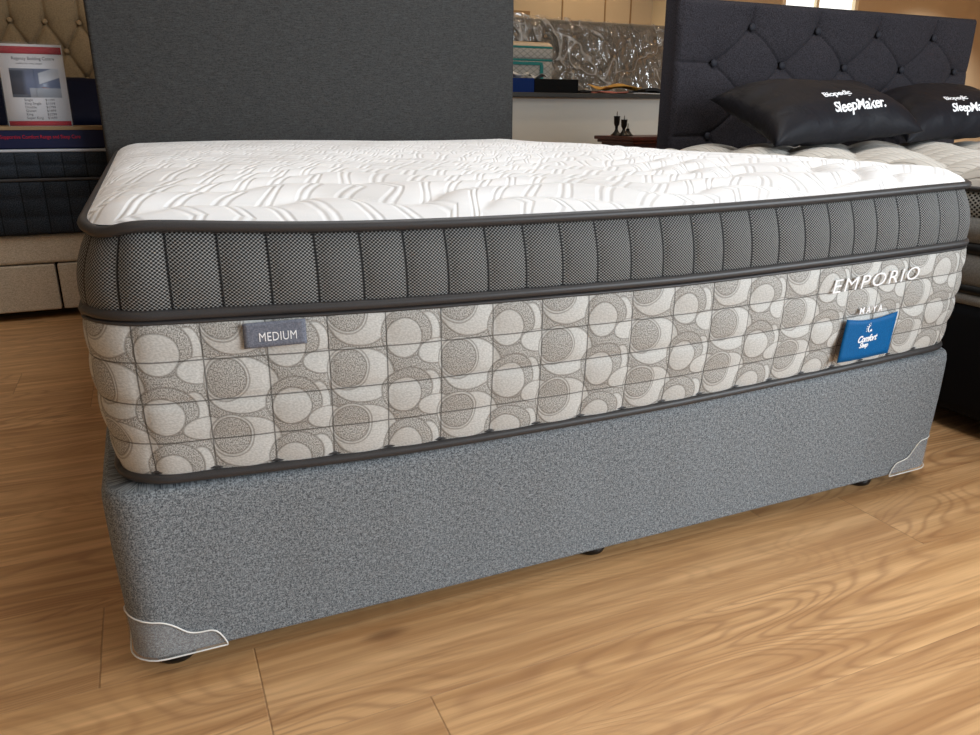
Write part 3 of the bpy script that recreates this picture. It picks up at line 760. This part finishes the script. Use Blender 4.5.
c = m_photo.mix(bl, c, (200, 204, 214))
c = m_photo.mix((px_ * 0.2 + pz2 - 0.128).abs().step(0.008, 0.006) * px_.step(0.02, 0.024), c, (126, 72, 78))
c = m_photo.mix((pz2).step(0.128, 0.124) * px_.step(-0.02, -0.015), c, (176, 182, 194))
m_photo.color(c)
def plate(name, w, h, x0, z0, mat, parent, d=0.0, th=0.0008): return patch(name, w, h, sp_(x0, z0, d), mat, parent, th, 2, 2)
SX = -0.098
plate('sheet', 0.196, 0.272, SX, 0.0, m_paper, sg, 0.0)
plate('red_band', 0.190, 0.024, SX + 0.003, 0.240, m_red, sg, 0.001)
plate('red_band', 0.190, 0.016, SX + 0.003, 0.001, m_red, sg, 0.001)
plate('photo', 0.150, 0.096, SX + 0.026, 0.096, m_photo, sg, 0.001)
m_ink = Mat('dark_ink', (52, 52, 58), 0.6, 0.2)
text_mesh('heading', 'Regency Bedding Centre', 0.0155, sp_(SX + 0.038, 0.220, 0.001), m_ink, sg, 0.0004, 0, 0, 1, 0.84)
text_mesh('subheading', 'comfort for every sleeper', 0.008, sp_(SX + 0.050, 0.206, 0.001), m_ink, sg, 0.0004, 0, 0, 1, 0.95)
for k, (a, b) in enumerate((('Single', '$1299'), ('King Single', '$1599'), ('Double', '$1799'), ('Queen', '$1899'), ('King', '$2299'), ('Super King', '$2699'))):
    text_mesh('price_line', a, 0.0115, sp_(SX + 0.058, 0.084 - k * 0.0120, 0.001), m_ink, sg, 0.0004)
    text_mesh('price_line', b, 0.0115, sp_(SX + 0.122, 0.084 - k * 0.0120, 0.001), m_ink, sg, 0.0004)
pa = patch('acrylic_holder', 0.202, 0.278, sp_(SX - 0.003, -0.0, 0.0018), m_acr, sg, 0.0015, 2, 2)
patch('holder_foot', 0.202, 0.06, lambda x_, y_, h_: (SX - 0.003 + x_, 0.012 + y_, h_), m_acr, sg, 0.0015, 2, 2)
# navy pillows against beige headboard
m_nv = Mat('navy_pillow_cloth', rough=0.7, spec=0.2); x, y, z = m_nv.obj()
m_nv.color(m_nv.mix(m_nv.noise(m_nv.vec(x, y, z), 8.0, 2.0), (4, 9, 30), (8, 16, 46)))
pillow('pillow', 'navy pillow leaning on the beige headboard, left of the price sign', (-1.1, 4.14, .90), (-1.15, 3.86, .63), (-0.42, 3.86, .63), (-0.44, 4.14, .90), 0.13, m_nv, None, 0.003, 8)
pillow('pillow', 'navy pillow leaning on the beige headboard, seen right of the price sign', (-0.38, 4.14, .91), (-0.40, 3.86, .63), (0.20, 3.86, .63), (0.22, 4.14, .90), 0.13, m_nv, None, 0.003, 11)
h3 = thing('headboard', 'beige diamond-tufted headboard at the far left behind the price sign', 'headboard', (-0.5, 4.28, 0))
tufted('panel', -1.40, 0.34, 4.225, 0.09, 0.10, 1.46, -0.306, 0.168, 1.208, 0.149, 0.030, 0.07, m_beigehb, m_bbutton, h3, 0.016, 280, 230)
for a, b in ((-1.2, -1.1), (0.1, 0.2)): rel(box('foot', m_black, a, b, 4.25, 4.3, 0, 0.12, 0, h3), h3)

# ------------------------------------------------------------------ counter, bedside cabinet and things behind
m_cwhite = Mat('off_white_counter_front', (206, 208, 202), 0.6, 0.25); m_ctop = Mat('dark_grey_counter_top', (58, 58, 56), 0.35, 0.4)
ct = thing('counter', 'white fronted sales counter with a dark grey top between the two headboards', 'counter', (3.3, 4.3, 0))
rel(box('front_panel', m_cwhite, 2.0, 4.3, 4.03, 4.07, 0.0, 0.842, 0.002, ct), ct)
rel(box('carcass', m_cwhite, 2.0, 4.3, 4.07, 4.50, 0.0, 0.842, 0.0, ct), ct)
rel(box('counter_top', m_ctop, 1.97, 4.33, 3.97, 4.53, 0.842, 0.872, 0.004, ct), ct)
m_mah = Mat('dark_mahogany', rough=0.35, spec=0.4); x, y, z = m_mah.obj()
m_mah.color(m_mah.mix(m_mah.noise(m_mah.vec(x * 40.0, y * 4.0, z * 4.0), 1.0, 3.0), (46, 18, 14), (92, 38, 26)))
ns = thing('bedside_cabinet', 'dark mahogany bedside cabinet with moulded top in front of the white counter', 'bedside cabinet', (3.05, 3.3, 0))
rel(box('cabinet_top', m_mah, 2.80, 3.36, 3.07, 3.52, 0.578, 0.600, 0.005, ns), ns)
rel(box('moulding', m_mah, 2.815, 3.345, 3.085, 3.505, 0.560, 0.578, 0.006, ns), ns)
rel(box('body', m_mah, 2.84, 3.32, 3.11, 3.49, 0.06, 0.560, 0.003, ns), ns)
for zz in (0.40, 0.23, 0.08):
    d = rel(box('drawer', m_mah, 2.87, 3.29, 3.095, 3.11, zz, zz + 0.14, 0.004, ns), ns)
    k_ = lathe('knob', [(0.006, 0), (0.006, 0.012), (0.013, 0.018), (0.011, 0.026), (0.002, 0.029)], m_pipe, d, 14); k_.rotation_euler = (PI / 2, 0, 0); k_.location = (3.08, 3.097, zz + 0.07)
for xx in (2.86, 3.30):
    for yy in (3.13, 3.47): rel(lathe('leg', [(0.018, 0), (0.024, 0.03), (0.028, 0.062)], m_mah, ns, 12, (xx, yy, 0)), ns)
m_iron = Mat('black_iron', (10, 10, 11), 0.4, 0.4); m_brass = Mat('dull_steel_spike', (120, 116, 108), 0.35, 0.5, 0.8)
def candle(x_, y_, h, lab, cup):
    r_ = thing('candlestick', lab, 'candlestick', (x_, y_, 0.600), 'black candlesticks on the bedside cabinet')
    pr_ = [(0.036, 0), (0.036, 0.004), (0.026, 0.012), (0.013, 0.028), (0.009, 0.040)]
    if cup: pr_ += [(0.010, h * 0.42), (0.015, h * 0.48), (0.018, h * 0.55), (0.020, h * 0.86), (0.021, h * 0.90), (0.006, h * 0.90)]
    else: pr_ += [(0.012, h * 0.5), (0.010, h * 0.62), (0.006, h * 0.66)]
    lathe('stem', pr_, m_iron, r_, 20)
    lathe('spike', [(0.0032, h * (0.89 if cup else 0.65)), (0.0028, h * 1.08), (0.001, h * 1.12)], m_brass, r_, 8)
candle(2.905, 3.42, 0.133, 'tallest of the three black candlesticks on the bedside cabinet', True)
candle(2.882, 3.30, 0.110, 'middle height black candlestick with a cup, on the bedside cabinet', True)
candle(2.952, 3.36, 0.068, 'shortest black candlestick, with no cup, on the bedside cabinet', False)

# things on the counter
m_boxblue = Mat('blue_card', (5, 38, 96), 0.6, 0.15); m_boxblack = Mat('black_card', (6, 6, 7), 0.6, 0.12)
tag(box('ring_binder', m_boxblue, 2.40, 2.612, 4.02, 4.16, 0.873, 0.965, 0.002), 'blue binder lying on the counter beside the black box', 'binder')
tag(box('storage_box', m_boxblack, 2.614, 2.960, 4.02, 4.20, 0.873, 0.962, 0.002), 'black flat box lying on the counter beside the blue binder', 'box')
sm = thing('sample_mattress', 'small mattress sample with teal bands standing on the counter', 'mattress sample', (2.62, 4.36, 0.873))
m_teal = Mat('teal_band', (30, 112, 108), 0.6, 0.3); m_smtop = Mat('peach_sample_top', (214, 190, 160), 0.8, 0.1)
m_dia = Mat('diamond_quilt_grey', (150, 148, 142), 0.8, 0.1); u, v = m_dia.uv()
dd_ = (((u * 18.0 + v * 26.0).fract() - 0.5).abs().min(((u * 18.0 - v * 26.0).fract() - 0.5).abs()))
m_dia.color(m_dia.mix(dd_.step(0.07, 0.03), (160, 157, 150), (110, 108, 104)))
spth = Path(2.38, 2.87, 4.23, 4.49, 0.03, 0, 0.02)
for nm, z0, z1, bl_, mt in (('lower_border', 0.874, 1.088, 0.0, m_dia), ('teal_piping', 1.088, 1.102, 0.004, m_teal), ('upper_border', 1.102, 1.172, 0.005, m_dia), ('teal_piping', 1.172, 1.186, 0.003, m_teal)):
    rel(loft(nm, spth, np.linspace(0, 1, 6), lambda s_, t: bl_ * math.sin(PI * t), lambda s_, t: z0 + (z1 - z0) * t, mt, sm), sm)
T3 = np.linspace(0, 1, 8); rel(loft('pillow_top', spth, T3, lambda s_, t: -0.09 * t ** 2 , lambda s_, t: 1.186 + 0.035 * math.sin(PI / 2 * t), m_smtop, sm), sm)
rel(box('teal_frame', m_teal, 2.38, 2.78, 4.221, 4.229, 1.062, 1.082, 0, sm), sm)
rel(box('teal_frame', m_teal, 2.76, 2.785, 4.221, 4.229, 0.90, 1.062, 0, sm), sm)
# papers
def sheet(name, label, cat, mat, x0, y0, w, d, z0, rz, wob, seed, group=None, th=0.001, tiltx=0.0):
    rnd = random.Random(seed); a1, a2 = rnd.uniform(0, 6), rnd.uniform(0, 6); n = 10; V = []; F = []
    H = lambda i, j: wob * (0.5 + 0.5 * math.sin(i / n * 6 + a1) * math.cos(j / n * 4 + a2)) + tiltx * i / n
    for k in (0, 1):
        for j in range(n + 1):
            for i in range(n + 1): V.append((w * (i / n - .5), d * (j / n - .5), H(i, j) + th * k))
    m2 = (n + 1) ** 2
    for j in range(n):
        for i in range(n):
            q = (j * (n + 1) + i, j * (n + 1) + i + 1, (j + 1) * (n + 1) + i + 1, (j + 1) * (n + 1) + i); F.append(q[::-1]); F.append(tuple(m2 + a for a in q))
    ring = list(range(n + 1)) + [j * (n + 1) + n for j in range(1, n + 1)] + [n * (n + 1) + i for i in range(n - 1, -1, -1)] + [j * (n + 1) for j in range(n - 1, 0, -1)]
    for a, b in zip(ring, ring[1:] + ring[:1]): F.append((a, b, m2 + b, m2 + a))
    o = mesh(name, V, F, mat, None, False, None, (x0, y0, z0)); o.rotation_euler = (0, 0, rz); return tag(o, label, cat, group)
m_wp = Mat('white_sheet', (218, 218, 216), 0.6, 0.2); m_yel = Mat('manila', (186, 142, 66), 0.7, 0.2); m_pink = Mat('pink_sheet', (188, 110, 96), 0.7, 0.2); m_dkp = Mat('dark_folder', (26, 24, 24), 0.6, 0.3)
sheet('paper_sheet', 'curled white paper lying on top of the blue binder', 'paper', m_wp, 2.47, 4.09, 0.22, 0.12, 0.967, 0.1, 0.05, 1)
sheet('paper_sheet', 'white paper lying curled on the black box end next to the blue binder', 'paper', m_wp, 2.69, 4.11, 0.11, 0.14, 0.966, -0.2, 0.03, 3)
sheet('folder', 'dark folder lying flat on the counter under the manila envelope', 'folder', m_dkp, 3.28, 4.26, 0.5, 0.25, 0.874, 0.05, 0.012, 4, None, 0.012)
sheet('envelope', 'manila envelope lying crumpled on the dark folder', 'envelope', m_yel, 3.36, 4.18, 0.34, 0.22, 0.900, 0.15, 0.045, 6, None, 0.004)
sheet('paper_sheet', 'pink paper lying on the counter edge before the manila envelope', 'paper', m_pink, 3.24, 4.05, 0.26, 0.10, 0.874, 0.1, 0.010, 7, None, 0.006)
sheet('paper_sheet', 'white paper lying flat on the counter by the slate headboard', 'paper', m_wp, 3.53, 4.03, 0.26, 0.08, 0.874, 0.02, 0.004, 9, None, 0.004)
sheet('folder', 'black folder at the counter end beside the slate headboard', 'folder', m_dkp, 3.76, 4.25, 0.26, 0.3, 0.875, -0.2, 0.03, 10, None, 0.02)

# headboard wrapped in plastic behind the counter
wh = thing('headboard', 'tufted taupe headboard wrapped in crinkled clear plastic behind the counter', 'headboard', (3.4, 4.85, 0))
m_taupe = weave('taupe_velvet', (104, 96, 84), (128, 118, 104), 200, 200, 0.0003, 0.7, 0.1, uv=False)
tufted('panel', 2.2, 4.9, 4.82, 0.09, 0.05, 1.442, 2.86, 0.26, 1.32, 0.13, 0.03, 0.1, m_taupe, m_bbutton, wh, 0.012, 260, 160)
m_wrap = Mat('crinkled_clear_plastic', (215, 210, 202), 0.12, 0.9)
nt = m_wrap.nt; x, y, z = m_wrap.obj()
v1 = m_wrap.noise(m_wrap.vec(x + z * 0.6, y * 0.3, z * 0.9 - x * 0.3), 3.2, 2.0, 0.55, 0.6); v2 = m_wrap.noise(m_wrap.vec(x * 1.6 + z * 0.4, y, z * 0.6), 7.0, 2.0, 0.5, 0.4)
ridge = (v1 - 0.5).abs().step(0.05, 0.0).max((v2 - 0.5).abs().step(0.03, 0.0) * 0.5)
m_wrap.bump(v1 * 1.6 + v2 * 0.7 + ridge * 0.25, 0.09, 1.0)
tr = nt.nodes.new('ShaderNodeBsdfTransparent'); mx = nt.nodes.new('ShaderNodeMixShader')
gl = nt.nodes.new('ShaderNodeBsdfGlossy'); gl.inputs['Roughness'].default_value = 0.10; nt.links.new(m_wrap.b.inputs['Normal'].links[0].from_socket, gl.inputs['Normal'])
mg = nt.nodes.new('ShaderNodeMixShader'); mg.inputs[0].default_value = 0.15; nt.links.new(tr.outputs[0], mg.inputs[1]); nt.links.new(gl.outputs[0], mg.inputs[2])
fac = ridge * 0.45 + 0.05; nt.links.new(fac.s, mx.inputs[0]); nt.links.new(mg.outputs[0], mx.inputs[1]); nt.links.new(m_wrap.b.outputs[0], mx.inputs[2])
nt.links.new(mx.outputs[0], nt.nodes['Material Output'].inputs[0])
V = []; F = []; nx_, nz_ = 150, 90; rnd = random.Random(3)
def topz(xx): return 1.462 + 0.012 * math.sin(xx * 3) - 0.03 * max(0, (xx - 3.5)) ** 1.3 + 0.008 * math.sin(xx * 31)
for j in range(nz_):
    for i in range(nx_):
        xx = 2.15 + 2.8 * i / (nx_ - 1); t = j / (nz_ - 1); zz = 0.03 + (topz(xx) - 0.03) * t
        yy = 4.79 + 0.012 * math.sin(xx * 13 + zz * 9) * math.cos(zz * 11 - xx * 4) + 0.05 * max(0, t - 0.94) / 0.06
        V.append((xx, yy, zz))
for j in range(nz_ - 1):
    for i in range(nx_ - 1): F.append((j * nx_ + i, j * nx_ + i + 1, (j + 1) * nx_ + i + 1, (j + 1) * nx_ + i))
rel(mesh('plastic_wrap', V, F, m_wrap, wh), wh)
rel(box('foot', m_black, 2.4, 2.5, 4.84, 4.90, 0, 0.06, 0, wh), wh); rel(box('foot', m_black, 4.6, 4.7, 4.84, 4.90, 0, 0.06, 0, wh), wh)

# warm downlights in the ceiling of the back of the shop; the last is added to brighten the wall
m_dl = Mat('lit_lamp_face', (255, 220, 170), 0.5); m_dl.b.inputs['Emission Color'].default_value = (1.0, 0.74, 0.42, 1); m_dl.b.inputs['Emission Strength'].default_value = 60
m_rim = Mat('white_rim', (230, 228, 224), 0.4)
for k, (xx, yy) in enumerate(((2.0, 2.6), (3.6, 3.2), (5.0, 3.6), (4.0, 5.4), (-0.6, 3.2), (6.4, 4.6), (-0.9, -0.6), (8.8, 5.0))):
    d = thing('ceiling_downlight', 'round warm ceiling downlight, unseen, over the shop floor', 'ceiling light', (xx, yy, 2.9), 'warm ceiling downlights')
    lathe('rim', [(0.075, -0.0), (0.078, -0.008), (0.060, -0.010), (0.058, -0.004)], m_rim, d, 20)
    lathe('lamp', [(0.055, -0.005), (0.055, -0.007)], m_dl, d, 20)
    l = bpy.data.lights.new('downlight', 'SPOT'); l.energy = (8, 30, 34, 50, 3.5, 140, 5, 420)[k]; l.color = ((1.0, 0.78, 0.52) if k not in (5, 7) else (0.95, 0.95, 0.95)); l.spot_size = math.radians(100); l.spot_blend = 0.6; l.shadow_soft_size = 0.05
    lo = bpy.data.objects.new('lamp_beam', l); COL.objects.link(lo); lo.parent = d; lo.location = (0, 0, -0.03)
